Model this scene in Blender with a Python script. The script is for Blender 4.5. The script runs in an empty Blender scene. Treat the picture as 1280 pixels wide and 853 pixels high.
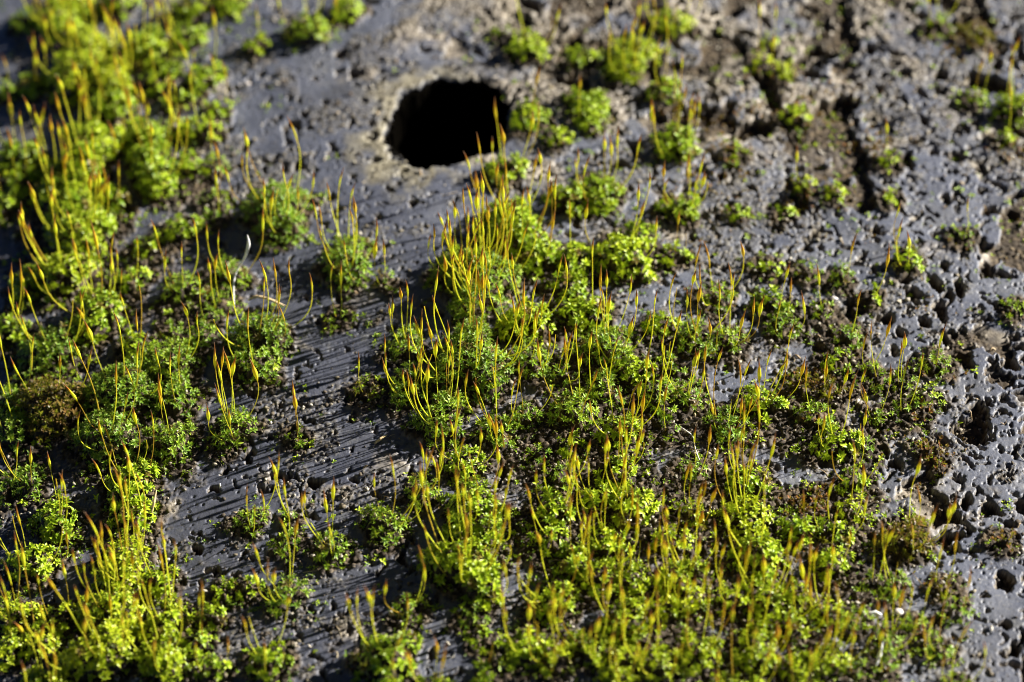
import bpy, math, random
import numpy as np

# ------------------------------------------------------------------ camera, sky, sun, exposure
U = 0.01                                   # the script thinks in centimetres, Blender gets metres
LENS, ELEV, DIST = 100.0, 48.0, 36.0
SUN_EL, SUN_AZ = 27.0, 20.0                # azimuth from +x towards +y
scene = bpy.context.scene
COL = scene.collection
el = math.radians(ELEV)
CAM = np.array([0.0, -DIST * math.cos(el), DIST * math.sin(el)])
cam_data = bpy.data.cameras.new('camera')
cam = bpy.data.objects.new('camera', cam_data)
COL.objects.link(cam)
cam.location = tuple(CAM * U)
cam.rotation_euler = (math.radians(90 - ELEV), 0, 0)
cam_data.lens = LENS
cam_data.sensor_width = 36.0
cam_data.clip_start = 0.005
cam_data.clip_end = 100.0
cam_data.dof.use_dof = True
cam_data.dof.focus_distance = (DIST - 1.25) * U
cam_data.dof.aperture_fstop = 16.5
scene.camera = cam

world = bpy.data.worlds.new('World')
scene.world = world
world.use_nodes = True
wn = world.node_tree.nodes
wl = world.node_tree.links
bg = wn['Background']
sky = wn.new('ShaderNodeTexSky')
sky.sky_type = 'NISHITA'
sky.sun_disc = False
sky.sun_elevation = math.radians(SUN_EL)
sky.sun_rotation = math.radians(90 - SUN_AZ)
wl.new(sky.outputs[0], bg.inputs[0])
sky.air_density = 0.12
sky.dust_density = 0.0
sky.ozone_density = 3.0
bg.inputs[1].default_value = 0.05

sd = bpy.data.lights.new('sun', 'SUN')
sd.energy = 5.0
sd.angle = math.radians(0.5)
sd.color = (1.0, 0.95, 0.86)
sun = bpy.data.objects.new('sun', sd)
COL.objects.link(sun)
se, sa = math.radians(SUN_EL), math.radians(SUN_AZ)
sdir = (math.cos(se) * math.cos(sa), math.cos(se) * math.sin(sa), math.sin(se))
from mathutils import Vector, Matrix
sun.rotation_euler = Vector(sdir).to_track_quat('Z', 'Y').to_euler()

scene.view_settings.view_transform = 'Standard'
scene.view_settings.look = 'None'
scene.view_settings.exposure = 1.9
scene.view_settings.gamma = 1.0
scene.view_settings.use_curve_mapping = False
scene.render.engine = 'CYCLES'
scene.cycles.use_denoising = True
scene.cycles.filter_width = 1.0
scene.cycles.max_bounces = 6
scene.cycles.transparent_max_bounces = 4

random.seed(7)
rng = np.random.default_rng(11)

# ------------------------------------------------------------------ pixel <-> ground (photo pixels, 1280 x 853)
F = 1280 * LENS / 36.0
RT = np.array([1.0, 0, 0])
UP = np.array([0, math.sin(el), math.cos(el)])
FW = np.array([0, math.cos(el), -math.sin(el)])


def macro(x, y):
    """the slab is slightly convex: it falls away towards the left"""
    q = np.maximum(1.0 - x, 0)
    return -0.013 * np.where(q < 9, q * q, 18 * q - 81)


def ground_at(px, py, z=None):
    if z is None:
        z = 0.0
        for _ in range(6):
            x, y, s = ground_at(px, py, z)
            z = float(macro(x, y))
        return x, y, s
    d = FW * F + RT * (px - 640) - UP * (py - 426.5)
    t = (z - CAM[2]) / d[2]
    p = CAM + d * t
    return p[0], p[1], F / (t * F)          # x, y, pixels per cm there


def to_pixel(x, y, z=0.0):
    vx, vy, vz = x - CAM[0], y - CAM[1], z - CAM[2]
    dep = vy * FW[1] + vz * FW[2]
    return 640 + F * vx / dep, 426.5 - F * (vy * UP[1] + vz * UP[2]) / dep


# ------------------------------------------------------------------ noise
def hash01(ix, iy, seed):
    h = (ix.astype(np.int64) * 374761393 + iy.astype(np.int64) * 668265263 + seed * 1442695041) & 0xFFFFFFFF
    h = ((h ^ (h >> 13)) * 1274126177) & 0xFFFFFFFF
    h = ((h ^ (h >> 16)) * 2246822519) & 0xFFFFFFFF
    h = h ^ (h >> 15)
    return (h & 0xFFFFFF) / float(0x1000000)


def vnoise(x, y, seed):
    ix, iy = np.floor(x), np.floor(y)
    fx, fy = x - ix, y - iy
    fx = fx * fx * (3 - 2 * fx)
    fy = fy * fy * (3 - 2 * fy)
    a = hash01(ix, iy, seed)
    b = hash01(ix + 1, iy, seed)
    c = hash01(ix, iy + 1, seed)
    d = hash01(ix + 1, iy + 1, seed)
    return (a * (1 - fx) + b * fx) * (1 - fy) + (c * (1 - fx) + d * fx) * fy


def fbm(x, y, seed, octaves=4, gain=0.5):
    s, a, t = 0.0, 1.0, 0.0
    c, sn = math.cos(0.6), math.sin(0.6)
    for k in range(octaves):
        s = s + a * vnoise(x, y, seed + k * 17)
        t += a
        a *= gain
        x, y = 2.03 * (c * x - sn * y) + 5.1, 2.03 * (sn * x + c * y) + 1.7
    return s / t


def sstep(a, b, v):
    t = np.clip((v - a) / (b - a), 0, 1)
    return t * t * (3 - 2 * t)


def pits(x, y, cell, seed, dens, rlo, rhi, edge, aniso=0.5):
    """0..1 depth profile of scattered pits, with the depth scale of each."""
    out = np.zeros_like(x)
    gx, gy = np.floor(x / cell), np.floor(y / cell)
    for i in (-1, 0, 1):
        for j in (-1, 0, 1):
            cx, cy = gx + i, gy + j
            qx = (cx + hash01(cx, cy, seed)) * cell
            qy = (cy + hash01(cx, cy, seed + 1)) * cell
            u = hash01(cx, cy, seed + 2)
            r = rlo + (rhi - rlo) * u * u
            ang = hash01(cx, cy, seed + 3) * math.pi
            st = 1 + aniso * hash01(cx, cy, seed + 4)
            on = hash01(cx, cy, seed + 5) < dens
            dx, dy = x - qx, y - qy
            a = dx * np.cos(ang) + dy * np.sin(ang)
            b = -dx * np.sin(ang) + dy * np.cos(ang)
            d = np.sqrt((a / st) ** 2 + (b * st * 0.9) ** 2)
            v = np.where(on, np.clip((r - d) / edge, 0, 1) * np.minimum(1.0, r / rhi + 0.25), 0)
            out = np.maximum(out, v)
    return out


def grains(x, y, cell, seed):
    """rounded sand-grain bumps, 0..1, and a random value per grain"""
    best = np.full_like(x, 9.0)
    val = np.zeros_like(x)
    gx, gy = np.floor(x / cell), np.floor(y / cell)
    for i in (-1, 0, 1):
        for j in (-1, 0, 1):
            cx, cy = gx + i, gy + j
            d = np.hypot(x - (cx + hash01(cx, cy, seed)) * cell, y - (cy + hash01(cx, cy, seed + 1)) * cell)
            d = d / (0.55 + 0.6 * hash01(cx, cy, seed + 2))
            m = d < best
            best = np.where(m, d, best)
            val = np.where(m, hash01(cx, cy, seed + 3), val)
    return np.sqrt(np.clip(1 - (best / (0.62 * cell)) ** 2, 0, 1)), val


# ------------------------------------------------------------------ the moss tufts of the photograph
# x, y (middle of the cushion), half width, stalks, kind:  G bright broad leaves, S dark narrow leaves, Y yellow, R red-brown, B dead brown
TUFTS = [tuple(t.split()) for t in '''
75 30 26 5 G|33 33 12 0 G|175 60 18 3 G|236 54 16 4 G|95 10 24 5 G|290 10 15 2 G|320 64 11 2 G|385 46 19 6 G|243 14 17 3 G|150 8 16 2 G
111 66 30 8 Y|96 98 32 8 Y|138 108 28 7 Y|142 138 26 5 G|188 70 17 2 G|215 88 13 1 G|198 108 13 1 G|255 104 18 4 G|225 130 10 0 G|272 140 9 1 G
252 168 17 4 G|222 165 10 1 G|118 188 34 8 G|104 216 34 8 G|182 175 22 5 G|188 213 30 7 G|200 237 18 3 G|20 202 21 4 G|27 232 15 2 G|7 262 13 1 G
70 236 25 5 G|92 262 29 7 G|116 282 26 4 G|236 209 12 1 G|268 211 9 1 G|8 121 10 1 G|44 108 14 3 G|145 256 13 2 G|348 272 40 14 S|269 250 5 1 S|270 274 5 1 S
98 303 34 10 Y|82 350 34 10 Y|124 402 32 10 G|165 355 14 1 G|34 364 15 0 G|10 418 16 3 G|67 441 33 7 S|172 441 17 2 G|229 367 19 5 S|215 460 30 3 S
219 503 19 1 S|151 494 44 7 S|67 514 42 3 R|13 512 22 3 S|37 478 12 1 S|135 550 39 6 S|215 558 24 2 S|286 347 16 3 S|324 428 34 10 S|320 463 25 2 S
293 540 22 9 S|229 290 15 0 G|188 313 10 0 G|421 401 6 2 S|436 332 29 12 S|219 421 10 0 S|256 428 13 0 S|262 401 10 1 S|276 384 10 2 S|370 552 6 2 S|20 541 24 2 S
165 612 33 10 G|168 651 22 2 G|71 657 28 4 G|34 606 18 4 S|7 616 14 1 S|40 711 28 6 G|155 716 38 13 Y|141 768 40 14 Y|20 771 24 5 Y|209 781 27 6 Y|10 818 22 2 Y
50 808 22 3 Y|128 822 46 12 Y|202 828 30 7 Y|74 781 18 2 Y|242 808 16 2 G|262 775 11 0 G|279 748 10 0 G|310 738 10 0 G|316 657 14 4 S|360 748 24 7 S|414 690 20 6 S
357 684 12 1 S|364 650 6 2 S|337 832 18 5 G|265 843 14 2 G|202 731 15 2 G|479 354 8 2 S|576 338 26 9 G|602 362 46 38 S|657 409 30 9 G|660 455 22 4 S
588 458 52 26 S|509 436 17 5 S|512 486 23 8 S|553 530 30 12 S|457 492 8 1 R|623 545 21 8 S|654 526 17 3 S|645 296 36 6 G|672 325 24 2 G|714 331 22 1 G|711 364 16 0 G
778 327 32 4 G|800 300 15 1 G|842 323 13 2 G|718 397 17 0 G|739 397 19 1 G|758 441 32 7 S|825 411 17 1 G|755 493 23 2 S|788 471 19 4 G|825 503 23 4 S|718 519 27 4 S
701 471 13 5 S|711 563 10 0 G|775 546 22 9 G|839 465 13 2 S|836 542 8 1 S|432 20 15 2 G|660 64 19 3 G|788 77 34 10 Y|839 34 20 6 Y|728 77 14 0 G|735 140 26 1 G
660 151 18 1 G|701 178 11 0 G|633 217 19 4 G|711 252 22 0 G|752 246 24 8 G|842 182 24 6 G|637 281 30 8 G|845 262 16 4 G|830 120 18 2 G|630 47 9 0 G|954 84 14 2 Y
964 54 8 1 Y|981 94 11 0 Y|995 153 14 0 G|1109 204 7 1 G|1173 37 13 3 G|1267 138 20 6 G|1257 178 9 1 G|1220 126 9 2 G|921 198 7 0 G|1005 238 9 1 Y|1045 246 11 0 G
981 266 9 0 G|1111 252 9 0 G|1217 47 15 0 R|855 192 13 3 G|857 265 15 5 G|921 269 8 0 G|958 338 13 0 G|964 381 17 1 G|978 411 18 3 S|894 376 15 4 S|870 430 23 8 S
911 430 17 5 S|1136 333 14 4 G|1052 349 12 1 S|1089 376 6 1 G|1028 392 8 1 S|1059 424 14 1 S|1082 463 5 1 G|1099 478 9 1 S|1129 483 10 2 S|1170 460 12 1 S|1267 391 11 0 S
1045 455 15 0 G|1035 489 13 3 R|951 509 22 6 G|860 499 17 4 S|907 536 23 9 S|1018 524 21 1 S|1045 557 25 4 G|1099 521 11 3 S|1129 514 5 1 S|1082 561 7 2 S
1207 298 9 1 S|1011 345 12 0 S|1156 500 14 0 S|1166 570 13 0 B|1003 487 13 0 R|482 661 23 5 S|529 621 20 6 S|580 584 23 7 G|593 648 43 12 G|583 714 50 22 G|485 829 32 8 G
511 766 12 3 S|593 777 12 0 S|694 644 27 8 G|748 628 21 8 G|788 640 32 5 G|701 601 13 3 S|772 594 27 8 G|687 681 22 3 G|718 708 23 4 G|761 688 25 8 G|694 759 30 6 G
748 729 27 8 Y|782 782 34 10 Y|788 729 23 4 Y|654 816 27 5 G|694 829 25 8 Y|741 819 29 6 Y|775 836 32 6 Y|839 681 23 6 Y|842 729 22 7 Y|822 836 29 6 Y|835 766 21 3 Y
607 846 13 1 G|607 808 9 0 G|674 574 7 0 S|934 607 27 6 G|867 594 12 2 S|934 654 35 8 Y|948 701 34 4 G|870 648 19 6 Y|1065 607 18 3 G|1062 641 17 2 Y|1042 671 15 4 G
1015 628 17 0 B|998 671 15 0 G|1038 712 24 2 G|1133 678 34 7 R|1116 739 13 4 S|1092 735 9 2 S|1176 739 11 2 R|1197 769 13 1 S|1257 681 9 0 B|1173 816 12 3 S|1065 782 14 0 S
1109 809 22 6 S|1143 786 10 1 S|958 755 31 8 Y|914 755 19 6 Y|860 718 19 5 Y|860 755 23 6 Y|995 749 19 3 Y|991 786 21 5 Y|944 816 37 8 Y|870 819 31 7 Y|1038 772 22 4 Y
1032 829 25 7 Y|998 843 24 5 Y|1072 845 9 2 S|1109 845 9 1 S|1153 520 9 0 B|1190 860 14 3 S|60 865 30 7 Y|920 868 30 7 Y|540 868 18 4 G
'''.strip().replace('\n', '|').split('|')]

tufts = []


def fewer(n, a, b):
    if n > 3 and (b > 560 or (b < 300 and a < 300)):
        return max(3, round(n * 0.92))
    return n


for k, (a, b, r, n, kd) in enumerate(TUFTS):
    a, b, r, n = float(a), float(b), float(r), fewer(int(n), float(a), float(b))
    x, y, s = ground_at(a, b + r * 0.12)
    rg = random.Random(900 + k)
    tufts.append(dict(px=a, py=b, x=x, y=y, r=max(0.05, r / s * (0.85 if a > 820 and b < 560 else 0.9 if a > 620 and b < 560 else 1) * ((0.84 if kd == 'S' else 0.88) * (0.70 if b > 565 and r > 15 and a > 600 else 0.86 if b > 565 and r > 15 else 1))), n=n, kind=kd, rp=r,
                      amp=[rg.uniform(0.08, 0.30) for _ in range(3)], ph=[rg.uniform(0, 6.283) for _ in range(3)],
                      sq=rg.uniform(0.86, 1.12), hh=rg.uniform(0.62, 0.95) * (0.85 if a > 850 else 0.62 if b < 265 and a > 600 else 1)))


def tuft_rad(t, th):
    q = t['r'] * (1 + t['amp'][0] * np.sin(2 * th + t['ph'][0]) + t['amp'][1] * np.sin(3 * th + t['ph'][1]) + t['amp'][2] * 0.8 * np.sin(5 * th + t['ph'][2]))
    return q


# ------------------------------------------------------------------ ground: one sheet of pitted stone, fine where the photograph looks
def axis(lo, hi, step, far):
    fine = np.arange(lo, hi, step)
    out, d, p = [], step, hi
    while p < far:
        out.append(p)
        d *= 1.055
        p += d
    inn, d, p = [], step, lo - step
    while p > -far:
        inn.append(p)
        d *= 1.055
        p -= d
    return np.concatenate([np.array(inn[::-1]), fine, np.array(out)])


STEP = 0.0145
ax = axis(-8.6, 8.6, STEP, 90)
ay = axis(-5.9, 7.6, STEP * 1.05, 90)
NX, NY = len(ax), len(ay)
X, Y = np.meshgrid(ax, ay)
X = X.ravel()
Y = Y.ravel()
PX, PY = to_pixel(X, Y, macro(X, Y))
behind = Y < CAM[1] + 5
PX = np.where(behind, 640, PX)
PY = np.where(behind, 2000, PY)
PX = np.clip(PX, -600, 1900)
PY = np.clip(PY, -500, 1500)

w1 = fbm(X * 2.2, Y * 2.2, 3, 4) - 0.5
w2 = fbm(X * 2.2 + 40, Y * 2.2, 5, 4) - 0.5
w3 = fbm(X * 9, Y * 9, 7, 3) - 0.5
w4 = fbm(X * 9 + 30, Y * 9, 8, 3) - 0.5
w5 = fbm(X * 22, Y * 22, 9, 2) - 0.5
w6 = fbm(X * 22 + 30, Y * 22, 10, 2) - 0.5
XW = X + 0.30 * w1 + 0.13 * w3 + 0.06 * w5
YW = Y + 0.30 * w2 + 0.13 * w4 + 0.06 * w6

# where the stone is pitted: a boundary in x for every row, ragged
bx = np.interp(PY, [-300, 0, 90, 170, 260, 340, 430, 520, 600, 700, 860, 1200], [430, 560, 640, 770, 850, 880, 960, 1020, 1060, 1130, 1180, 1250])
edge_n = (fbm(X * 0.9, Y * 0.9, 21, 3) - 0.5) * 260
right = sstep(-60, 90, PX - bx + edge_n)
upper = sstep(330, 120, PY)
lowr = sstep(560, 680, PY)
dens_big = right * (0.09 - 0.05 * lowr) + 0.02 + 0.16 * right * upper
dens_med = right * (0.55 - 0.25 * lowr) + 0.10 + 0.15 * right * upper + 0.10 * (fbm(X * 0.8, Y * 0.8, 22, 2) > 0.55)
dens_sml = 0.36 + 0.16 * right
big = pits(XW, YW, 0.50, 31, dens_big, 0.06, 0.25, 0.045, 0.9)
med = pits(XW + 3, YW, 0.24, 41, dens_med, 0.03, 0.10, 0.028, 0.7)
sml = pits(XW + 0.03 * w5, YW + 9 + 0.03 * w6, 0.115, 51, dens_sml, 0.012, 0.064, 0.018, 0.8)
for hpx, hpy, hrx, hry, hrot in ((1153, 402, 10, 10, 0), (1134, 375, 8, 17, 0.2), (1160, 356, 11, 17, 0.5), (1172, 388, 8, 19, 0.1), (1197, 361, 15, 17, 0), (1234, 338, 16, 15, 0.3),
                                 (1180, 424, 9, 20, 0.9), (1205, 452, 10, 26, 0.8), (1107, 402, 9, 13, 0), (1229, 512, 13, 13, 0), (1264, 452, 14, 11, 0), (1222, 541, 14, 12, 0.4), (1178, 634, 8, 8, 0),
                                 (1210, 632, 13, 12, 0), (1234, 641, 10, 13, 0.5), (1270, 632, 12, 17, 0), (1258, 729, 14, 9, 0), (1262, 812, 12, 9, 0), (1150, 330, 9, 7, 0), (1086, 470, 10, 9, 0),
                                 (1270, 270, 14, 12, 0), (1217, 47, 22, 14, 0.3), (1130, 205, 14, 10, 0), (1010, 90, 16, 12, 0), (1062, 150, 9, 12, 0), (1090, 62, 14, 8, 0), (395, 606, 16, 10, 0),
                                 (250, 690, 14, 11, 0), (110, 415, 9, 6, 0), (300, 690, 7, 6, 0), (440, 500, 7, 6, 0), (365, 545, 9, 6, 0), (765, 590, 12, 10, 0), (745, 345, 12, 16, 0)):
    qx, qy, qs = ground_at(hpx, hpy)
    ca, sa_ = math.cos(hrot), math.sin(hrot)
    dx, dy = XW - qx - 0.0, (YW - qy) * math.sin(el)
    d = np.hypot((dx * ca + dy * sa_) / (0.8 * hrx / qs), (-dx * sa_ + dy * ca) / (0.8 * hry / qs))
    big = np.maximum(big, np.clip((1.02 - d) / 0.42, 0, 1))
tiny = pits(X, Y, 0.06, 61, dens_sml * 0.8, 0.008, 0.026, 0.02, 0.4)
worm = sstep(0.550, 0.572, fbm(XW * 2.6, YW * 2.0, 71, 4)) * right * sstep(0.42, 0.55, fbm(X * 0.7, Y * 0.7, 72, 2) + 0.12 * upper)
pit = np.maximum.reduce([big * 1.0, med * 0.62, sml * 0.5, worm * 0.6])
depth = np.maximum.reduce([big * 0.19, med * 0.13, sml * 0.085, tiny * 0.03, worm * 0.09])

# grit: patches of sandy grains lying on the stone and on the pit floors
gpatch = fbm(XW * 1.6 + 7, YW * 1.6, 81, 4)
gr, gv = grains(X, Y, 0.042, 91)
gr2, gv2 = grains(X + 2, Y, 0.075, 95)

# soil and mound under each tuft
mound = np.zeros_like(X)
soil = np.zeros_like(X)
Z2 = mound.reshape(NY, NX)
S2 = soil.reshape(NY, NX)
for t in tufts:
    R = t['r'] * 1.5 + 0.55
    i0, i1 = np.searchsorted(ax, [t['x'] - R, t['x'] + R])
    j0, j1 = np.searchsorted(ay, [t['y'] - R, t['y'] + R])
    sx = ax[i0:i1][None, :] - t['x']
    sy = (ay[j0:j1][:, None] - t['y']) * t['sq']
    d = np.hypot(sx, sy)
    rr = tuft_rad(t, np.arctan2(sy, sx))
    m = t['hh'] * t['r'] * np.sqrt(np.clip(1 - (d / (rr * 0.98)) ** 2, 0, 1))
    Z2[j0:j1, i0:i1] = np.maximum(Z2[j0:j1, i0:i1], m)
    s = sstep(rr * 1.05 + 0.36, rr * 0.8, d)
    S2[j0:j1, i0:i1] = np.maximum(S2[j0:j1, i0:i1], s)
soil_n = fbm(XW * 2.3, YW * 2.3, 101, 4)
# the earthy middle and lower right of the photograph
earth = np.exp(-(((PX - 790) / 240) ** 2 + ((PY - 600) / 240) ** 2)) * 0.75 + np.exp(-(((PX - 1000) / 120) ** 2 + ((PY - 560) / 150) ** 2)) * 0.5
earth += np.exp(-(((PX - 120) / 170) ** 2 + ((PY - 450) / 400) ** 2)) * 0.45 + np.exp(-(((PX - 770) / 130) ** 2 + ((PY - 150) / 140) ** 2)) * 0.22
leftsoil = np.exp(-(((PX - 110) / 150) ** 2 + ((PY - 440) / 200) ** 2)) * 0.35
earth += leftsoil
soilm = np.clip(sstep(0.42, 0.62, soil * 0.52 + soil_n * 0.75 + earth * 0.38 - 0.17), 0, 1)
tanz = (np.exp(-(((PX - 640) / 190) ** 2 + ((PY - 40) / 110) ** 2)) + right * upper * 0.5 + 0.4 * np.exp(-(((PX - 690) / 150) ** 2 + ((PY - 200) / 110) ** 2)))
tanm = sstep(0.50, 0.66, fbm(XW * 2.0, YW * 2.0, 111, 5) * 0.75 + np.clip(tanz, 0, 1) * 0.27)
band = np.exp(-(((PX - 410) / 150) ** 2 + ((PY - 560) / 260) ** 2))
gpm = sstep(0.49, 0.57, gpatch + 0.10 * soilm + 0.05 * tanm - 0.03 - 0.07 * band) * (1 - 0.75 * lowr * right)

floor_ = sstep(0.35, 0.8, pit)
big_g = gr2 * (0.035 * np.maximum(soilm, floor_ * 0.8) + 0.018 * tanm)
hgt = 0.045 * (fbm(X * 0.5, Y * 0.5, 121, 3) - 0.5) * 2 + 0.010 * (fbm(X * 5, Y * 5, 131, 3) - 0.5)
hgt = hgt - depth * (1 - 0.55 * soilm) + big_g + gr * 0.014 * np.maximum(gpm, np.maximum(soilm * 0.7, floor_ * 0.5))
hgt += 0.05 * soilm * (fbm(X * 3, Y * 3, 141, 4) - 0.25) + mound
hgt += 0.006 * (fbm(X * 26, Y * 26, 151, 2) - 0.5)

# the round drilled hole
hx, hy, hs = ground_at(561, 153)
ha, hb = 68 / hs, 57 / (hs * math.sin(el))
th = np.arctan2((Y - hy) / hb, (X - hx) / ha)
hr = (np.abs((X - hx) / ha) ** 2.5 + np.abs((Y - hy) / hb) ** 2.5) ** 0.4
hr = hr / (1 + 0.06 * np.sin(2 * th + 0.4) + 0.04 * np.sin(3 * th + 2.0) + 0.17 * (fbm(X * 4, Y * 4, 161, 5, 0.65) - 0.5) * 2 + 0.09 * np.exp(-((th - 0.6) / 0.5) ** 2))
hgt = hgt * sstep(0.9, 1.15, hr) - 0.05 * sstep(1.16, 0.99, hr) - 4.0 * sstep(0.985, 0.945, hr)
ring_n = fbm(X * 3.2, Y * 3.2, 171, 4)
ring = sstep(1.55, 1.0, hr + (ring_n - 0.5) * 1.1 + 0.36 * np.cos(th - 0.2)) * sstep(0.35, 0.8, ring_n + 0.35)
far = np.maximum(np.abs(X) - 12, np.abs(Y) - 11)
hgt = np.where(far > 0, hgt * np.clip(1 - far / 3, 0, 1), hgt)
rim = np.clip(sstep(0.04, 0.22, pit) * sstep(0.75, 0.35, pit) * (0.35 + 0.9 * fbm(X * 1.5, Y * 1.5, 181, 3)), 0, 1)
hgt = hgt + macro(X, Y)
HG = hgt.reshape(NY, NX)


def gz(x, y):
    i = int(np.clip(np.searchsorted(ax, x) - 1, 0, NX - 2))
    j = int(np.clip(np.searchsorted(ay, y) - 1, 0, NY - 2))
    fx = (x - ax[i]) / (ax[i + 1] - ax[i])
    fy = (y - ay[j]) / (ay[j + 1] - ay[j])
    return float((HG[j, i] * (1 - fx) + HG[j, i + 1] * fx) * (1 - fy) + (HG[j + 1, i] * (1 - fx) + HG[j + 1, i + 1] * fx) * fy)


def near(field, x, y):
    i = int(np.clip(np.searchsorted(ax, x), 0, NX - 1))
    j = int(np.clip(np.searchsorted(ay, y), 0, NY - 1))
    return float(field.reshape(NY, NX)[j, i])


# ------------------------------------------------------------------ mesh and material helpers
def mesh_from(name, co, faces, attrs=None, smooth=True):
    """co (n,3) in cm; faces a list of (k, m) index arrays (all quads or all triangles)"""
    me = bpy.data.meshes.new(name)
    me.vertices.add(len(co))
    me.vertices.foreach_set('co', (np.asarray(co, dtype=np.float32) * U).ravel())
    loops = np.concatenate([f.ravel() for f in faces]).astype(np.int32)
    starts, tot, p = [], [], 0
    for f in faces:
        k, m = f.shape
        starts.append(p + np.arange(k) * m)
        tot.append(np.full(k, m))
        p += k * m
    starts = np.concatenate(starts).astype(np.int32)
    tot = np.concatenate(tot).astype(np.int32)
    me.loops.add(len(loops))
    me.loops.foreach_set('vertex_index', loops)
    me.polygons.add(len(starts))
    me.polygons.foreach_set('loop_start', starts)
    me.polygons.foreach_set('loop_total', tot)
    me.update(calc_edges=True)
    if smooth:
        me.polygons.foreach_set('use_smooth', np.ones(len(starts), dtype=bool))
    for k, v in (attrs or {}).items():
        at = me.attributes.new(k, 'FLOAT', 'POINT')
        at.data.foreach_set('value', np.asarray(v, dtype=np.float32))
    return me


def link(name, me, mat=None, parent=None, **props):
    o = bpy.data.objects.new(name, me)
    COL.objects.link(o)
    if mat is not None and me is not None and not me.materials:
        me.materials.append(mat)
    if parent is not None:
        o.parent = parent
    for k, v in props.items():
        o[k] = v
    return o


class NT:
    def __init__(self, name):
        self.m = bpy.data.materials.new(name)
        self.m.use_nodes = True
        self.n = self.m.node_tree.nodes
        self.l = self.m.node_tree.links
        self.p = self.n['Principled BSDF']
        self.out = self.n['Material Output']

    def add(self, kind, **kw):
        nd = self.n.new(kind)
        for k, v in kw.items():
            setattr(nd, k, v)
        return nd

    def attr(self, name):
        return self.add('ShaderNodeAttribute', attribute_name=name).outputs['Fac']

    def noise(self, scale, detail=3, rough=0.6):
        tc = self.add('ShaderNodeTexCoord')
        nd = self.add('ShaderNodeTexNoise')
        nd.inputs['Scale'].default_value = scale
        nd.inputs['Detail'].default_value = detail
        nd.inputs['Roughness'].default_value = rough
        self.l.new(tc.outputs['Object'], nd.inputs['Vector'])
        return nd.outputs['Fac']

    def ramp(self, src, stops, interp='LINEAR'):
        nd = self.add('ShaderNodeValToRGB')
        cr = nd.color_ramp
        cr.interpolation = interp
        while len(cr.elements) < len(stops):
            cr.elements.new(0.5)
        for e, (p, c) in zip(cr.elements, stops):
            e.position = p
            e.color = (*c, 1) if len(c) == 3 else c
        self.l.new(src, nd.inputs[0])
        return nd.outputs[0]

    def mix(self, fac, a, b, blend='MIX'):
        nd = self.add('ShaderNodeMix', data_type='RGBA', blend_type=blend)
        for i, v in ((0, fac), (6, a), (7, b)):
            if hasattr(v, 'is_linked') or hasattr(v, 'links'):
                self.l.new(v, nd.inputs[i])
            elif i == 0:
                nd.inputs[0].default_value = v
            else:
                nd.inputs[i].default_value = (*v, 1)
        return nd.outputs[2]

    def math(self, op, a, b):
        nd = self.add('ShaderNodeMath', operation=op)
        for i, v in ((0, a), (1, b)):
            if hasattr(v, 'links'):
                self.l.new(v, nd.inputs[i])
            else:
                nd.inputs[i].default_value = v
        return nd.outputs[0]

    def set(self, name, v):
        if hasattr(v, 'links'):
            self.l.new(v, self.p.inputs[name])
        else:
            self.p.inputs[name].default_value = (*v, 1) if isinstance(v, tuple) and len(v) == 3 else v


# stone
g = NT('pitted_stone')
base = g.ramp(g.noise(160, 5, 0.65), [(0.3, (0.042, 0.047, 0.067)), (0.5, (0.072, 0.079, 0.107)), (0.72, (0.12, 0.127, 0.153))])
speck = g.ramp(g.noise(2600, 2, 0.5), [(0.58, (0, 0, 0)), (0.72, (1, 1, 1))])
base = g.mix(g.math('MULTIPLY', speck, 0.35), base, (0.22, 0.21, 0.19))
stain = g.ramp(g.noise(75, 6, 0.7), [(0.46, (0, 0, 0)), (0.66, (1, 1, 1))])
base = g.mix(g.math('MULTIPLY', stain, 0.38), base, (0.050, 0.045, 0.030))
base = g.mix(g.math('MULTIPLY', g.attr('left_shade_mask'), 0.68), base, (0.038, 0.041, 0.058))  # shade over the left of the slab, put into the stone colour
lichen = g.ramp(g.noise(330, 4, 0.7), [(0.60, (0, 0, 0)), (0.70, (1, 1, 1))])
base = g.mix(g.math('MULTIPLY', lichen, 0.3), base, (0.19, 0.185, 0.16))
tan = g.ramp(g.noise(900, 4, 0.7), [(0.3, (0.055, 0.043, 0.03)), (0.5, (0.20, 0.168, 0.122)), (0.7, (0.42, 0.365, 0.285))])
base = g.mix(g.math('MULTIPLY', g.attr('tan_mask'), 0.75), base, tan)
base = g.mix(g.math('MULTIPLY', g.attr('rim_mask'), 0.8), base, tan)
grain_c = g.ramp(g.attr('grain_value'), [(0.0, (0.03, 0.024, 0.016)), (0.5, (0.085, 0.07, 0.045)), (0.8, (0.17, 0.145, 0.09)), (1.0, (0.34, 0.31, 0.25))])
base = g.mix(g.math('MULTIPLY', g.attr('grit_mask'), 0.7), base, grain_c)
dirt = g.ramp(g.noise(420, 5, 0.7), [(0.3, (0.010, 0.007, 0.004)), (0.55, (0.034, 0.022, 0.011)), (0.7, (0.075, 0.050, 0.020)), (0.82, (0.05, 0.06, 0.014))])
dirt = g.mix(g.math('MULTIPLY', g.ramp(g.attr('grain_value'), [(0.7, (0, 0, 0)), (0.85, (1, 1, 1))]), 0.5), dirt, (0.16, 0.12, 0.07))
base = g.mix(g.attr('soil_shade_mask'), base, dirt)
base = g.mix(g.attr('ring_mask'), base, g.ramp(g.noise(700, 4, 0.7), [(0.3, (0.06, 0.052, 0.034)), (0.5, (0.17, 0.15, 0.10)), (0.72, (0.36, 0.33, 0.24))]))
base = g.mix(g.attr('hole_shade_mask'), base, (0.0015, 0.0013, 0.001))  # darkness of the deep hole painted on its wall and lip as near-black
g.set('Base Color', base)
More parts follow.
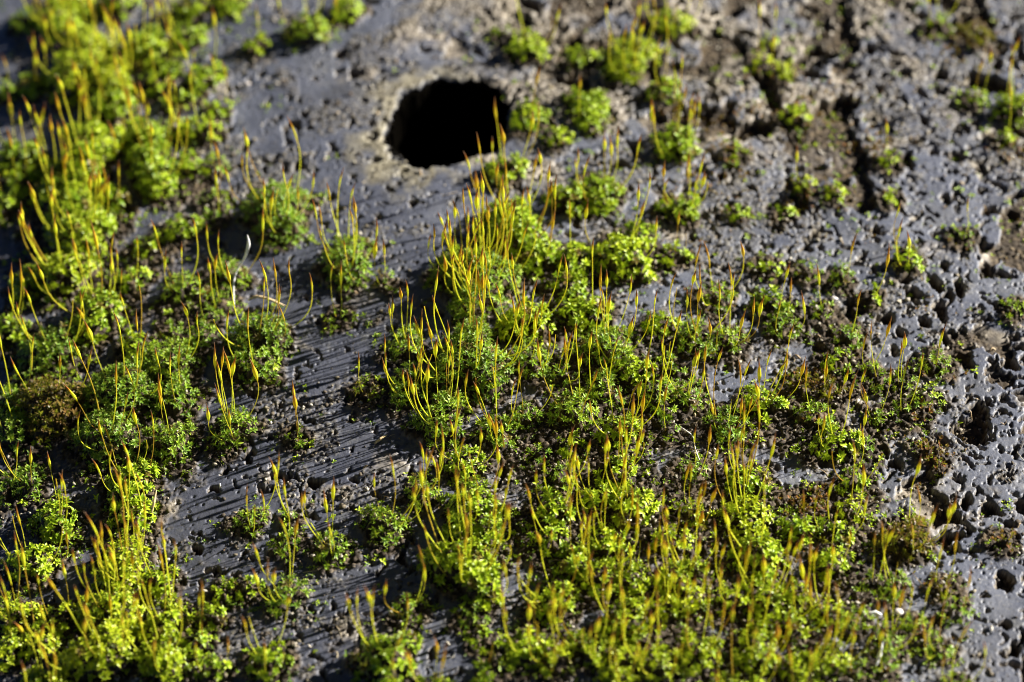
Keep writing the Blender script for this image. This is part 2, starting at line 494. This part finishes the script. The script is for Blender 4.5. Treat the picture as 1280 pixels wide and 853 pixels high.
rough = g.mix(g.math('MAXIMUM', g.attr('soil_shade_mask'), g.attr('grit_mask')), (0.50, 0.50, 0.50), (0.88, 0.88, 0.88))
g.set('Roughness', g.mix(g.attr('hole_shade_mask'), rough, (1, 1, 1)))
sp = g.math('MULTIPLY', g.math('SUBTRACT', 1.0, g.attr('hole_shade_mask')), 0.42)
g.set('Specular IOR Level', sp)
bp = g.add('ShaderNodeBump')
bp.inputs['Strength'].default_value = 0.35
bp.inputs['Distance'].default_value = 0.0002
g.l.new(g.noise(4200, 3, 0.7), bp.inputs['Height'])
g.l.new(bp.outputs[0], g.p.inputs['Normal'])

near_mask = np.clip(1 - far / 6, 0, 1)
soilm, tanm, gpm, rim = soilm * near_mask, tanm * near_mask, gpm * near_mask, rim * near_mask
idx = np.arange(NX * NY).reshape(NY, NX)
quads = np.stack([idx[:-1, :-1].ravel(), idx[:-1, 1:].ravel(), idx[1:, 1:].ravel(), idx[1:, :-1].ravel()], axis=1)
soil_pit_shade = near_mask * np.clip(np.maximum(soilm, sstep(0.22, 0.55, pit) * (0.75 + 0.25 * sstep(0.35, 0.55, soil_n + 0.1))), 0, 1)  # soil cover; pit walls and floors also get shade as dark colour
grv = np.where(gr2 * 0.6 > gr, gv2, gv)
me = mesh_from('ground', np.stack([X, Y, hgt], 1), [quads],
               dict(tan_mask=tanm * (1 - lowr * right * 0.6), rim_mask=np.clip(rim * 1.6, 0, 1), grit_mask=gpm * gr * 0.75, grain_value=grv, soil_shade_mask=soil_pit_shade * (1 - ring), ring_mask=ring * 0.92 * sstep(1.06, 1.13, hr), hole_shade_mask=sstep(1.10, 1.05, hr), left_shade_mask=sstep(760, 420, PX) * sstep(150, 330, PY)))
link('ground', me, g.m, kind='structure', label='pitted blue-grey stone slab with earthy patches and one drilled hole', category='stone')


# ------------------------------------------------------------------ leaves
def leaf_template(L, W, droop, rows):
    """a keeled pointed leaf along +x, rising in +z: (rows*3) verts"""
    co, fc, t = [], [], []
    for i in range(rows):
        u = i / (rows - 1)
        w = W * (0.55 + 0.75 * math.sin(math.pi * min(1, u * 1.02) ** 0.9)) * (1 - u ** 3.5) * 0.62
        x = L * u
        z = droop * L * u * u
        co += [(x, -w, z + w * 0.45), (x, 0, z), (x, w, z + w * 0.45)]
        t += [u] * 3
    for i in range(rows - 1):
        for k in (0, 1):
            a = i * 3 + k
            fc.append((a, a + 1, a + 4, a + 3))
    return np.array(co), np.array(fc), np.array(t)


LEAF = {k: [leaf_template(*a) for a in v] for k, v in {
    'G': [(0.100, 0.042, -0.25, 5), (0.085, 0.038, -0.1, 5), (0.112, 0.040, -0.35, 5)],
    'Y': [(0.088, 0.034, -0.2, 5), (0.075, 0.032, -0.1, 5), (0.10, 0.034, -0.3, 5)],
    'S': [(0.082, 0.021, -0.25, 5), (0.072, 0.020, 0.05, 5), (0.095, 0.021, -0.4, 5)],
    'R': [(0.10, 0.030, -0.2, 5), (0.09, 0.028, 0.1, 5)],
    'B': [(0.07, 0.026, 0.3, 4), (0.06, 0.022, 0.5, 4)],
}.items()}


def frame(axis_v):
    a = axis_v / np.linalg.norm(axis_v)
    h = np.array([1.0, 0, 0]) if abs(a[0]) < 0.9 else np.array([0, 1.0, 0])
    u = np.cross(a, h)
    u /= np.linalg.norm(u)
    return np.stack([u, np.cross(a, u), a], 1)      # columns


def rosette(acc, pos, axis_v, kind, n, size, shade):
    """one shoot seen from its tip: a spiral of leaves, outer ones flat, inner ones upright"""
    fr = frame(axis_v)
    ph = random.uniform(0, 6.28)
    for k in range(n):
        u = k / max(1, n - 1)
        co, fc, t = random.choice(LEAF[kind])
        e = math.radians((5 + 70 * u if kind in 'GY' else 20 + 60 * u) + random.uniform(-12, 12))
        az = ph + k * 2.3999 + random.uniform(-0.2, 0.2)
        sc = size * (1.05 - 0.45 * u) * random.uniform(0.8, 1.15)
        ce, s_e = math.cos(e), math.sin(e)
        d = np.array([ce * math.cos(az), ce * math.sin(az), s_e])
        s = np.array([-math.sin(az), math.cos(az), 0])
        nrm = np.cross(d, s)
        M = np.stack([d, s, nrm], 1)
        off = np.array([0, 0, (0.045 * u - 0.03) * size])
        v = (co * sc) @ M.T + off + d * 0.008
        v = v @ fr.T + pos
        acc['co'].append(v)
        acc['f'].append(fc + acc['n'])
        acc['n'] += len(v)
        acc['t'].append(t)
        acc['s'].append(np.full(len(v), min(1, max(0, shade + random.uniform(-0.14, 0.14)))))


def new_acc():
    return dict(co=[], f=[], t=[], s=[], n=0)


def acc_mesh(name, acc):
    return mesh_from(name, np.concatenate(acc['co']), [np.concatenate(acc['f'])],
                     dict(along=np.concatenate(acc['t']), shade=np.concatenate(acc['s'])))


def leaf_material(name, cols, tip, transl=0.17, rough=0.38):
    m = NT(name)
    c = m.ramp(m.attr('shade'), [(0.0, (0.13, 0.085, 0.025)), (0.06, (0.11, 0.085, 0.02))] + [(0.14 + 0.86 * i / (len(cols) - 1), q) for i, q in enumerate(cols)])
    c = m.mix(m.ramp(m.attr('along'), [(0.55, (0, 0, 0)), (1.0, (0.75, 0.75, 0.75))]), c, tip)
    m.set('Base Color', c)
    m.set('Roughness', rough)
    m.set('Specular IOR Level', 0.26)
    tr = m.add('ShaderNodeBsdfTranslucent')
    tc = m.mix(0.5, c, (0.55, 0.62, 0.03), 'MIX')
    m.l.new(tc, tr.inputs[0])
    mx = m.add('ShaderNodeMixShader')
    mx.inputs[0].default_value = transl
    m.l.new(m.p.outputs[0], mx.inputs[1])
    m.l.new(tr.outputs[0], mx.inputs[2])
    m.l.new(mx.outputs[0], m.out.inputs[0])
    return m.m


MAT = {
    'G': leaf_material('bright_moss_leaf', [(0.10, 0.20, 0.010), (0.27, 0.385, 0.013), (0.45, 0.52, 0.02)], (0.46, 0.50, 0.05)),
    'Y': leaf_material('yellow_moss_leaf', [(0.14, 0.23, 0.010), (0.31, 0.40, 0.012), (0.48, 0.52, 0.02)], (0.50, 0.50, 0.04)),
    'S': leaf_material('dark_moss_leaf', [(0.075, 0.18, 0.014), (0.18, 0.30, 0.016), (0.35, 0.43, 0.028)], (0.42, 0.43, 0.10), 0.17, 0.42),
    'R': leaf_material('red_brown_moss_leaf', [(0.06, 0.035, 0.010), (0.09, 0.085, 0.014), (0.15, 0.062, 0.02)], (0.30, 0.16, 0.05), 0.25),
    'B': leaf_material('dead_moss_leaf', [(0.10, 0.035, 0.012), (0.20, 0.075, 0.022), (0.28, 0.14, 0.04)], (0.32, 0.15, 0.05), 0.2, 0.6),
}

# ------------------------------------------------------------------ stalks and capsules: templates, their meshes shared by all copies
sm = NT('stalk_skin')
oi = sm.add('ShaderNodeObjectInfo').outputs['Random']
c = sm.ramp(sm.attr('along'), [(0.0, (0.50, 0.38, 0.03)), (0.25, (0.70, 0.74, 0.06)), (0.75, (0.80, 0.78, 0.06)), (1.0, (0.74, 0.60, 0.04))])
c = sm.mix(sm.ramp(oi, [(0.68, (0, 0, 0)), (1.0, (0.8, 0.8, 0.8))]), c, (0.42, 0.19, 0.03))
sm.set('Base Color', c)
sm.set('Roughness', 0.35)
tr = sm.add('ShaderNodeBsdfTranslucent')
sm.l.new(c, tr.inputs[0])
mx = sm.add('ShaderNodeMixShader')
mx.inputs[0].default_value = 0.42
sm.l.new(sm.p.outputs[0], mx.inputs[1])
sm.l.new(tr.outputs[0], mx.inputs[2])
sm.l.new(mx.outputs[0], sm.out.inputs[0])

cm = NT('capsule_skin')
oi = cm.add('ShaderNodeObjectInfo').outputs['Random']
c1 = cm.ramp(cm.attr('along'), [(0.0, (0.72, 0.64, 0.03)), (0.3, (0.72, 0.78, 0.05)), (0.52, (0.74, 0.64, 0.03)), (0.68, (0.38, 0.15, 0.02)), (0.85, (0.22, 0.075, 0.025)), (1.0, (0.34, 0.24, 0.16))])
c2 = cm.ramp(cm.attr('along'), [(0.0, (0.66, 0.50, 0.025)), (0.3, (0.70, 0.55, 0.025)), (0.6, (0.46, 0.22, 0.02)), (1.0, (0.26, 0.12, 0.06))])
c = cm.mix(cm.ramp(oi, [(0.6, (0, 0, 0)), (0.85, (1, 1, 1))]), c1, c2)
cm.set('Base Color', c)
cm.set('Roughness', 0.33)
tr = cm.add('ShaderNodeBsdfTranslucent')
cm.l.new(c, tr.inputs[0])
mx = cm.add('ShaderNodeMixShader')
mx.inputs[0].default_value = 0.38
cm.l.new(cm.p.outputs[0], mx.inputs[1])
cm.l.new(tr.outputs[0], mx.inputs[2])
cm.l.new(mx.outputs[0], cm.out.inputs[0])


def tube(path, radii, along, sides=7):
    path = np.array(path)
    n = len(path)
    tan_ = np.gradient(path, axis=0)
    co = []
    u = np.array([0, 1.0, 0])
    for i in range(n):
        a = tan_[i] / np.linalg.norm(tan_[i])
        u = u - a * u.dot(a)
        u /= np.linalg.norm(u)
        w = np.cross(a, u)
        for k in range(sides):
            q = 2 * math.pi * k / sides
            co.append(path[i] + radii[i] * (u * math.cos(q) + w * math.sin(q)))
    f = []
    for i in range(n - 1):
        for k in range(sides):
            f.append((i * sides + k, i * sides + (k + 1) % sides, (i + 1) * sides + (k + 1) % sides, (i + 1) * sides + k))
    return np.array(co), np.array(f), np.repeat(along, sides), tan_[-1] / np.linalg.norm(tan_[-1])


def stalk_template(lean, wob):
    """unit length curve starting tilted by lean (towards +x), bending back upright"""
    n = 15
    p = np.array([0.0, 0, 0])
    path = [p.copy()]
    sw = random.uniform(-0.25, 0.25)
    ph = random.uniform(0, 6.28)
    end = random.uniform(-0.10, 0.30) * min(1, lean)
    for i in range(n - 1):
        u = i / (n - 2)
        a = lean * (1 - u) ** 1.25 + end * u + wob * math.sin(u * 5 + ph)
        b = sw * u + wob * 0.8 * math.cos(u * 4 + ph)
        p = p + np.array([math.sin(a), math.sin(b) * 0.7, math.cos(a)]) / (n - 1)
        path.append(p.copy())
    rad = [0.0078 - 0.0020 * i / (n - 1) for i in range(n)]
    co, f, al, tg = tube(path, rad, [i / (n - 1) for i in range(n)])
    return mesh_from('stalk', co, [f], dict(along=al)), path[-1], tg


STALKS = []
for lean in (0.12, 0.3, 0.5, 0.75, 1.05):
    for _ in range(6):
        me, tip, tg = stalk_template(lean * random.uniform(0.85, 1.15), random.uniform(0.02, 0.09))
        me.materials.append(sm.m)
        STALKS.append((lean, me, tip, tg))


def capsule_template(L, R, beak, bend):
    n = 14
    path, rad, al = [], [], []
    for i in range(n):
        u = i / (n - 1)
        s = u * (L + beak)
        path.append((bend * u * u * (L + beak), 0, s))
        v = s / L
        if v < 1:
            r = 0.0070 + (R - 0.0070) * math.sin(math.pi * min(1, v * 0.98)) ** 1.15 if v < 0.5 else 0.009 + (R - 0.009) * math.sin(math.pi * v) ** 1.1
        else:
            r = 0.009 * (1 - (s - L) / beak) + 0.002
        rad.append(r)
        al.append(u)
    co, f, a, _ = tube(path, rad, al, 8)
    me = mesh_from('capsule', co, [f], dict(along=a))
    me.materials.append(cm.m)
    return me


CAPS = [capsule_template(random.uniform(0.17, 0.26), r, random.uniform(0.10, 0.18), random.uniform(-0.15, 0.2)) for r in (0.027, 0.023, 0.019, 0.016, 0.0135, 0.012, 0.0112, 0.0105)]

# ------------------------------------------------------------------ labels
MARKS = [  # places in the photo a label can refer to: words, x, y
    ('the round hole', 558, 150), ('the white splinter', 308, 335), ('the tallest central cushion', 602, 362), ('the round dark cushion', 588, 458),
    ('the big front cushion', 583, 714), ('the brown-tipped cushion', 67, 514), ('the reddish cushion', 1133, 678), ('the rusty moss ball', 1166, 570),
    ('the hooked-stalk tuft', 293, 540), ('the fan-shaped tuft', 348, 272), ('the vase-shaped tuft', 436, 332), ('the sprawling tuft', 360, 748),
    ('the pale chip', 1122, 772), ('the dry straw', 332, 393), ('the orange dead moss', 1015, 628), ('the upper yellow cushion', 788, 77),
    ('the top edge', 640, -40), ('the bottom edge', 640, 900), ('the left edge', -60, 426), ('the right edge', 1340, 426),
    ('the top left corner', 0, 0), ('the bottom left corner', 0, 853), ('the bottom right corner', 1280, 853), ('the top right corner', 1280, 0),
]
SPECIAL = {
    (602, 362): 'tallest central moss cushion, crowded with golden stalks, below the round hole',
    (588, 458): 'round dark-leaved moss cushion with many stalks, just below the tallest central cushion',
    (583, 714): 'big yellow-green front cushion with long stalks beside the bare grey stone',
    (67, 514): 'brown-tipped dark moss cushion near the left edge with few stalks',
    (1133, 678): 'reddish low moss cushion with ochre stalks on the smooth right-hand stone',
    (1166, 570): 'small rusty moss ball without stalks on bare pitted stone',
    (293, 540): 'small isolated moss tuft of hooked golden stalks with fat capsules',
    (348, 272): 'fan-shaped dark moss tuft with many stalks on stone below the hole',
    (436, 332): 'vase-shaped moss tuft, a tight sheaf of stalks, on bare grey stone',
    (360, 748): 'sprawling moss tuft with outcurved stalks alone on streaked stone',
    (1015, 628): 'orange dead moss clump in the dark earth beside bright green tufts',
    (788, 77): 'blurred upper yellow moss cushion with many stalks behind the round hole',
}
NUM = 'no one two three four five six seven eight nine ten eleven twelve thirteen fourteen fifteen sixteen seventeen eighteen'.split()
COLW = dict(G='green', S='dark', Y='yellow-green', R='reddish', B='brown')
used = {}


def label_for(t):
    key = (int(t['px']), int(t['py']))
    if key in SPECIAL:
        return SPECIAL[key]
    size = 'tiny' if t['rp'] <= 10 else 'small' if t['rp'] <= 18 else 'medium' if t['rp'] <= 28 else 'large'
    p = np.array(key, float)
    ms = sorted((math.hypot(a - p[0], b - p[1]), w, a, b) for w, a, b in MARKS if math.hypot(a - p[0], b - p[1]) > 8)
    cand = []
    for i in range(0, 7):
        for j in range(i + 1, 12):
            v1 = np.array(ms[i][2:]) - p
            v2 = np.array(ms[j][2:]) - p
            cosang = v1.dot(v2) / (np.linalg.norm(v1) * np.linalg.norm(v2) + 1e-6)
            if cosang < -0.62:
                cand.append((ms[i][0] + ms[j][0] * 0.6 + 140 * (1 + cosang), ms[i][1], ms[j][1]))
    cand.sort()
    for dn in (0, 1, -1, 2):
        n = t['n'] + dn
        if n < 0 or (t['n'] == 0 and dn):
            continue
        for _, a, b in cand[:7]:
            st = 'no stalks' if n == 0 else 'one stalk' if n == 1 else NUM[n] + ' stalks'
            # one reading per pair of landmarks, size and number of stalks
            ident = (frozenset((a, b)), n, size if n == 0 else '')
            if ident in used:
                continue
            used[ident] = 1
            t['n'] = n
            return '%s %s moss tuft, %s, between %s and %s' % (size, COLW[t['kind']], st, a, b)
    a = ms[0][1]
    return '%s %s moss tuft with %s stalks, nearest tuft to %s' % (size, COLW[t['kind']], NUM[t['n']], a)


# ------------------------------------------------------------------ build every tuft
GROUP = 'moss tufts growing on the pitted stone'
order = sorted(range(len(tufts)), key=lambda k: -tufts[k]['rp'])
LAB = {k: label_for(tufts[k]) for k in order}
for k, t in enumerate(tufts):
    random.seed(5000 + k)
    kind = t['kind']
    z0 = gz(t['x'] + t['r'] * 0.9, t['y'])
    for a in range(6):
        z0 = min(z0, gz(t['x'] + t['r'] * math.cos(a), t['y'] + t['r'] * math.sin(a)))
    root = link('moss_tuft', None, label=LAB[k], category='moss', group=GROUP)
    root.location = (t['x'] * U, t['y'] * U, z0 * U)
    base_v = np.array([t['x'], t['y'], z0])
    acc = new_acc()
    sp = dict(G=0.068, Y=0.061, S=0.054, R=0.062, B=0.055)[kind]
    pts = []
    R = t['r']
    tries = int((R * 2.8 / sp) ** 2 * 7) + 30
    for _ in range(tries):
        dx, dy = random.uniform(-1.4, 1.4) * R, random.uniform(-1.4, 1.4) * R
        d = math.hypot(dx, dy * t['sq'])
        rr = float(tuft_rad(t, math.atan2(dy * t['sq'], dx)))
        if d > rr * 1.04:
            continue
        if any((dx - q[0]) ** 2 + (dy - q[1]) ** 2 < (sp * 0.86) ** 2 for q in pts):
            continue
        pts.append((dx, dy, d / rr))
    if not pts:
        pts = [(0, 0, 0)]
    # a few stray shoots round the edge
    for _ in range(1 + int(len(pts) * 0.07)):
        a = random.uniform(0, 6.28)
        q = R * random.uniform(1.0, 1.45) + 0.03
        pts.append((q * math.cos(a), q * math.sin(a), 1.3))
    tone = random.uniform(0.3, 0.62)
    for dx, dy, q in pts:
        x, y = t['x'] + dx, t['y'] + dy
        tilt = 0.95 * min(1, q)
        a = math.atan2(dy, dx)
        axv = np.array([math.sin(tilt) * math.cos(a), math.sin(tilt) * math.sin(a), math.cos(tilt)]) + np.array([random.gauss(0, 0.14), random.gauss(0, 0.14), 0])
        lift = 0.05 + 0.05 * random.random() + (0.03 if q < 1 else -0.03)
        pos = np.array([x, y, gz(x, y)]) + axv / np.linalg.norm(axv) * lift - base_v
        sz = 0.77 * random.uniform(0.75, 1.25) * (1.0 if q < 1 else 0.75) * (0.85 if R < 0.12 else 1)
        nl = random.randint(10, 14) if q < 1 else random.randint(6, 9)
        kk = kind
        if kind == 'R' and random.random() < 0.35:
            pass
        rosette(acc, pos, axv, kk, nl, sz, -0.2 if random.random() < 0.035 else max(0.2, tone + random.gauss(0, 0.13)))
        if q < 1:                                        # older leaves lower on the shoot
            rosette(acc, pos - axv * 0.055, axv, kk, 4, sz * 0.95, -0.2 if random.random() < 0.12 else max(0.2, tone - 0.08 + random.gauss(0, 0.1)))
    link('leaf_cushion', acc_mesh('leaf_cushion', acc), MAT[kind], root)
    # stalks
    inner = [q for q in pts if q[2] < 1.0] or pts
    for s in range(t['n']):
        dx, dy, q = random.choice(inner)
        x, y = t['x'] + dx * 0.95, t['y'] + dy * 0.95
        want = 0.10 + (0.95 * q if t['n'] > 2 else 0.35 * random.random()) * random.uniform(0.5, 1.1)
        pool = sorted(STALKS, key=lambda e: abs(e[0] - want))[:7]
        _, me, tip, tg = random.choice(pool)
        Ls = (random.uniform(0.5, 0.98) if R > 0.14 else random.uniform(0.38, 0.78)) * (1.15 if t['rp'] > 44 else 1.0)
        if kind == 'R':
            Ls *= 0.75
        if key_ := (int(t['px']) == 293):
            Ls *= 0.85
        o = link('stalk', me, None, root)
        o.location = ((x - t['x']) * U, (y - t['y']) * U, (gz(x, y) - z0) * U)
        az = math.atan2(dy, dx) + random.gauss(0, 0.35) if q > 0.15 else random.uniform(0, 6.28)
        o.rotation_euler = (0, 0, az)
        wsc = random.uniform(0.9, 1.15)
        o.scale = (Ls, Ls, Ls)
        if random.random() < 0.93:
            cme = random.choice(CAPS[:4] if int(t['px']) == 293 else CAPS)
            cp = link('capsule', cme, None, o)
            cp.location = tuple(np.array(tip) * U * 0.996)
            cp.rotation_euler = (Vector(tg).to_track_quat('Z', 'Y').to_matrix() @ Matrix.Rotation(random.uniform(0, 6.28), 3, 'Z')).to_euler()
            q_ = random.uniform(0.8, 1.1) / Ls
            cp.scale = (q_, q_, q_)

# ------------------------------------------------------------------ ground cover nobody could count
random.seed(77)
acc = {k: new_acc() for k in 'GSB'}
made = 0
vx = np.array([t['px'] for t in tufts])
vy = np.array([t['py'] for t in tufts])
vr = np.array([t['rp'] for t in tufts])
cl = fbm
while made < 5000:
    px, py = random.uniform(-30, 1310), random.uniform(-30, 880)
    x, y, s = ground_at(px, py)
    hn = math.hypot((x - hx) / ha, (y - hy) / hb)
    if hn < 1.1:
        continue
    dmin = float((np.hypot(vx - px, vy - py) - vr).min())
    clump = near(soil_n, x, y)
    w = 0.02 + 0.75 * near(soilm, x, y) * (clump > 0.42) + 0.48 * math.exp(-max(0, dmin) / 16) + (0.15 * (px < 1120) + 0.5 * (px > 780) * (py < 360)) * near(floor_, x, y) + 0.10 * (px > 800) * (py < 420)
    if random.random() > w:
        continue
    made += 1
    kind = 'S' if random.random() < 0.45 else 'G'
    if px > 820 and random.random() < (0.4 if py < 330 else 0.2):
        kind = 'B'
    sz = random.uniform(0.28, 0.55)
    for q in range(random.choice((1, 1, 1, 2, 3))):
        xx, yy = x + random.gauss(0, 0.05), y + random.gauss(0, 0.05)
        axv = np.array([random.gauss(0, 0.35), random.gauss(0, 0.35), 1])
        rosette(acc[kind], np.array([xx, yy, gz(xx, yy) + 0.02 * sz]), axv, kind, random.randint(5, 8), sz * random.uniform(0.8, 1.1), random.uniform(0.15, 0.75))
for rx_, ry_, sp_, n_ in ((1010, 140, 22, 60), (1092, 182, 16, 45), (1200, 62, 20, 50), (885, 225, 24, 60), (905, 195, 18, 40), (1060, 120, 20, 40), (1000, 250, 18, 40), (1230, 40, 14, 30),
                          (1005, 630, 16, 50), (1012, 480, 16, 50), (1165, 575, 10, 20), (1258, 190, 14, 30), (940, 130, 26, 50), (860, 160, 22, 40)):
    for q in range(n_):
        xx, yy, s = ground_at(rx_ + random.gauss(0, sp_), ry_ + random.gauss(0, sp_ * 0.6))
        axv = np.array([random.gauss(0, 0.5), random.gauss(0, 0.5), 1])
        rosette(acc['B'], np.array([xx, yy, gz(xx, yy) + 0.012]), axv, 'B', random.randint(5, 8), random.uniform(0.35, 0.75), random.uniform(0.1, 0.8))
link('green_moss_sprigs', acc_mesh('green_moss_sprigs', acc['G']), MAT['G'], kind='stuff', label='scattered bright green moss sprigs in the earth between tufts', category='moss sprigs')
link('dark_moss_sprigs', acc_mesh('dark_moss_sprigs', acc['S']), MAT['S'], kind='stuff', label='scattered narrow-leaved dark moss sprigs in the earth between tufts', category='moss sprigs')
link('dead_moss_crumbs', acc_mesh('dead_moss_crumbs', acc['B']), MAT['B'], kind='stuff', label='scattered rust-brown dead moss crumbs in the stone pits', category='dead moss')

# grit: small angular crumbs of stone and earth
gm = NT('grit_crumb')
gc = gm.ramp(gm.attr('shade'), [(0.0, (0.02, 0.014, 0.009)), (0.5, (0.06, 0.044, 0.026)), (0.8, (0.15, 0.125, 0.08)), (1.0, (0.38, 0.35, 0.29))])
gm.set('Base Color', gc)
gm.set('Roughness', 0.85)
OCT = np.array([(1, 0, 0), (-1, 0, 0), (0, 1, 0), (0, -1, 0), (0, 0, 1), (0, 0, -1), (.6, .6, .6), (-.6, .6, .6), (.6, -.6, .6), (-.6, -.6, .6)], float)
OCTF = np.array([(4, 6, 7), (4, 7, 9), (4, 9, 8), (4, 8, 6), (6, 2, 7), (7, 1, 9), (9, 3, 8), (8, 0, 6), (6, 0, 2), (7, 2, 1), (9, 1, 3), (8, 3, 0), (5, 2, 0), (5, 1, 2), (5, 3, 1), (5, 0, 3)])
cos_, fs, sh, nn, made = [], [], [], 0, 0
while made < 15000:
    px, py = random.uniform(-30, 1310), random.uniform(-30, 880)
    x, y, s = ground_at(px, py)
    if math.hypot((x - hx) / ha, (y - hy) / hb) < 1.08:
        continue
    w = 0.05 + 0.7 * near(gpm, x, y) + 0.6 * near(soilm, x, y) + 0.35 * near(floor_, x, y) + 0.2 * near(tanm, x, y)
    if random.random() > w:
        continue
    made += 1
    r = 0.010 + 0.022 * random.random() ** 2.5
    v = OCT * np.array([random.uniform(0.7, 1.4), random.uniform(0.7, 1.3), random.uniform(0.5, 1.0)]) * r * (1 + 0.25 * rng.standard_normal((10, 1)))
    a = random.uniform(0, 6.28)
    v = v @ np.array([[math.cos(a), -math.sin(a), 0], [math.sin(a), math.cos(a), 0], [0, 0, 1]]).T + np.array([x, y, gz(x, y) + r * 0.35])
    cos_.append(v)
    fs.append(OCTF + nn)
    nn += 10
    sh.append(np.full(10, random.random()))
link('grit', mesh_from('grit', np.concatenate(cos_), [np.concatenate(fs)], dict(shade=np.concatenate(sh)), smooth=False), gm.m,
     kind='stuff', label='sandy grit and crumbs of earth strewn over the grey stone', category='grit')


# loose plant litter: fibres, husks and scales caught on the stone
random.seed(99)
lm = NT('plant_litter')
lm.set('Base Color', lm.ramp(lm.attr('shade'), [(0.0, (0.08, 0.045, 0.02)), (0.4, (0.26, 0.18, 0.09)), (0.75, (0.46, 0.38, 0.24)), (1.0, (0.66, 0.63, 0.56))]))
lm.set('Roughness', 0.6)
cos_, fs, sh, nn = [], [], [], 0
for k in range(420):
    px, py = random.uniform(0, 1280), random.uniform(0, 853)
    x, y, s = ground_at(px, py)
    if math.hypot((x - hx) / ha, (y - hy) / hb) < 1.15:
        continue
    L = random.uniform(0.05, 0.13) if random.random() < 0.75 else random.uniform(0.15, 0.34)
    a0, bend = random.uniform(0, 6.28), random.gauss(0, 1.6)
    n = 8
    p = np.array([x, y])
    path = []
    for i in range(n):
        path.append((p[0], p[1], gz(p[0], p[1]) + 0.012 + 0.02 * math.sin(i * 0.7 + k)))
        a0 += bend / n
        p = p + np.array([math.cos(a0), math.sin(a0)]) * L / (n - 1)
    w = random.uniform(0.002, 0.0045) if L > 0.14 else random.uniform(0.004, 0.013)
    co, f, al, _ = tube(path, [w * (0.25 + math.sin(math.pi * i / (n - 1))) for i in range(n)], [i / (n - 1) for i in range(n)], 5)
    cos_.append(co)
    fs.append(f + nn)
    nn += len(co)
    sh.append(np.full(len(co), random.random()))
link('plant_litter', mesh_from('plant_litter', np.concatenate(cos_), [np.concatenate(fs)], dict(shade=np.concatenate(sh))), lm.m,
     kind='stuff', label='loose brown and pale plant fibres and husks strewn on the stone', category='litter')


# ------------------------------------------------------------------ single small things
def simple_mat(name, a, b, rough, scale=900):
    m = NT(name)
    m.set('Base Color', m.ramp(m.noise(scale, 3), [(0.3, a), (0.7, b)]))
    m.set('Roughness', rough)
    return m.m


WHITE = simple_mat('bleached_fibre', (0.62, 0.62, 0.60), (0.85, 0.85, 0.84), 0.35)
STRAW = simple_mat('dry_straw', (0.42, 0.30, 0.14), (0.66, 0.52, 0.30), 0.6)
PALE = simple_mat('pale_mineral', (0.42, 0.38, 0.36), (0.68, 0.62, 0.60), 0.6)


def ribbon(name, pts, widths, mat, label, cat, flat=0.35):
    """a thin flattened fibre through (px, py, height) points"""
    P = []
    for px, py, h in pts:
        x, y, s = ground_at(px, py)
        # a point h cm above the ground that stands over the pixel's foot
        P.append((x, y, max(gz(x, y), float(macro(x, y))) + h))
    P = np.array(P)
    n = 24
    tt = np.linspace(0, len(P) - 1, n)
    Q = np.stack([np.interp(tt, range(len(P)), P[:, k]) for k in range(3)], 1)
    for _ in range(3):
        Q[1:-1] = (Q[:-2] + 2 * Q[1:-1] + Q[2:]) / 4
    w = np.interp(tt, range(len(widths)), widths)
    co, f, al, _ = tube(Q, w, [i / (n - 1) for i in range(n)], 6)
    b = co.mean(0)
    b[2] = co[:, 2].min()
    o = link(name, mesh_from(name, co - b, [f]), mat, label=label, category=cat)
    o.location = tuple(b * U)
    return o


ribbon('splinter', [(293, 391, 0.05), (294, 372, 0.30), (301, 364, 0.40), (310, 362, 0.55), (317, 362, 0.82), (316, 362, 1.0)], [0.009, 0.011, 0.011, 0.016, 0.024, 0.004], WHITE, 'white bent splinter standing among small dark tufts', 'splinter')
ribbon('straw', [(312, 392, 0.25), (322, 390, 0.30), (340, 393, 0.28), (360, 397, 0.2)], [0.012, 0.02, 0.018, 0.008], STRAW, 'dry pale straw lying across a dark moss tuft', 'straw')
ribbon('straw', [(468, 556, 0.0), (476, 553, 0.05), (484, 548, 0.06)], [0.012, 0.022, 0.006], STRAW, 'short ochre straw lying on bare stone left of a dark cushion', 'straw')
ribbon('hair', [(851, 541, 0.05), (858, 547, 0.12), (866, 552, 0.1), (868, 566, 0.08), (874, 580, 0.04)], [0.005, 0.006, 0.006, 0.006, 0.004], WHITE, 'fine pale hair curling over the dark earth', 'hair')
ribbon('leaf_fragment', [(1094, 838, 0.02), (1098, 828, 0.10), (1101, 818, 0.14)], [0.006, 0.026, 0.006], WHITE, 'thin white leaf fragment below the pale chip', 'fragment')
ribbon('leaf_fragment', [(1086, 776, 0.1), (1093, 775, 0.13), (1101, 777, 0.1)], [0.008, 0.026, 0.008], WHITE, 'thin white leaf fragment beside the pale chip', 'fragment')
ribbon('leaf_fragment', [(192, 658, 0.2), (196, 652, 0.32), (200, 642, 0.42)], [0.006, 0.02, 0.006], STRAW, 'thin tan leaf fragment among green tufts near the left edge', 'fragment')


def chip(px, py, r, mat, label, name='chip'):
    x, y, s = ground_at(px, py)
    rr = r / s
    v = OCT * np.array([1.0, 0.8, 0.75]) * rr * (1 + 0.18 * rng.standard_normal((10, 1)))
    o = link(name, mesh_from(name, v, [OCTF], smooth=False), mat, label=label, category='stone chip')
    o.location = (x * U, y * U, (gz(x, y) + rr * 0.5) * U)
    bv = o.modifiers.new('round', 'BEVEL')
    bv.width = rr * 0.25 * U
    bv.segments = 2


chip(1122, 772, 8, PALE, 'pale pinkish chip lying among sparse stalks on the lower stone')
chip(1043, 375, 5, PALE, 'small pale chip lying on pitted grey stone')
chip(311, 104, 6, PALE, 'white blurred chip lying on stone beside the upper tufts')
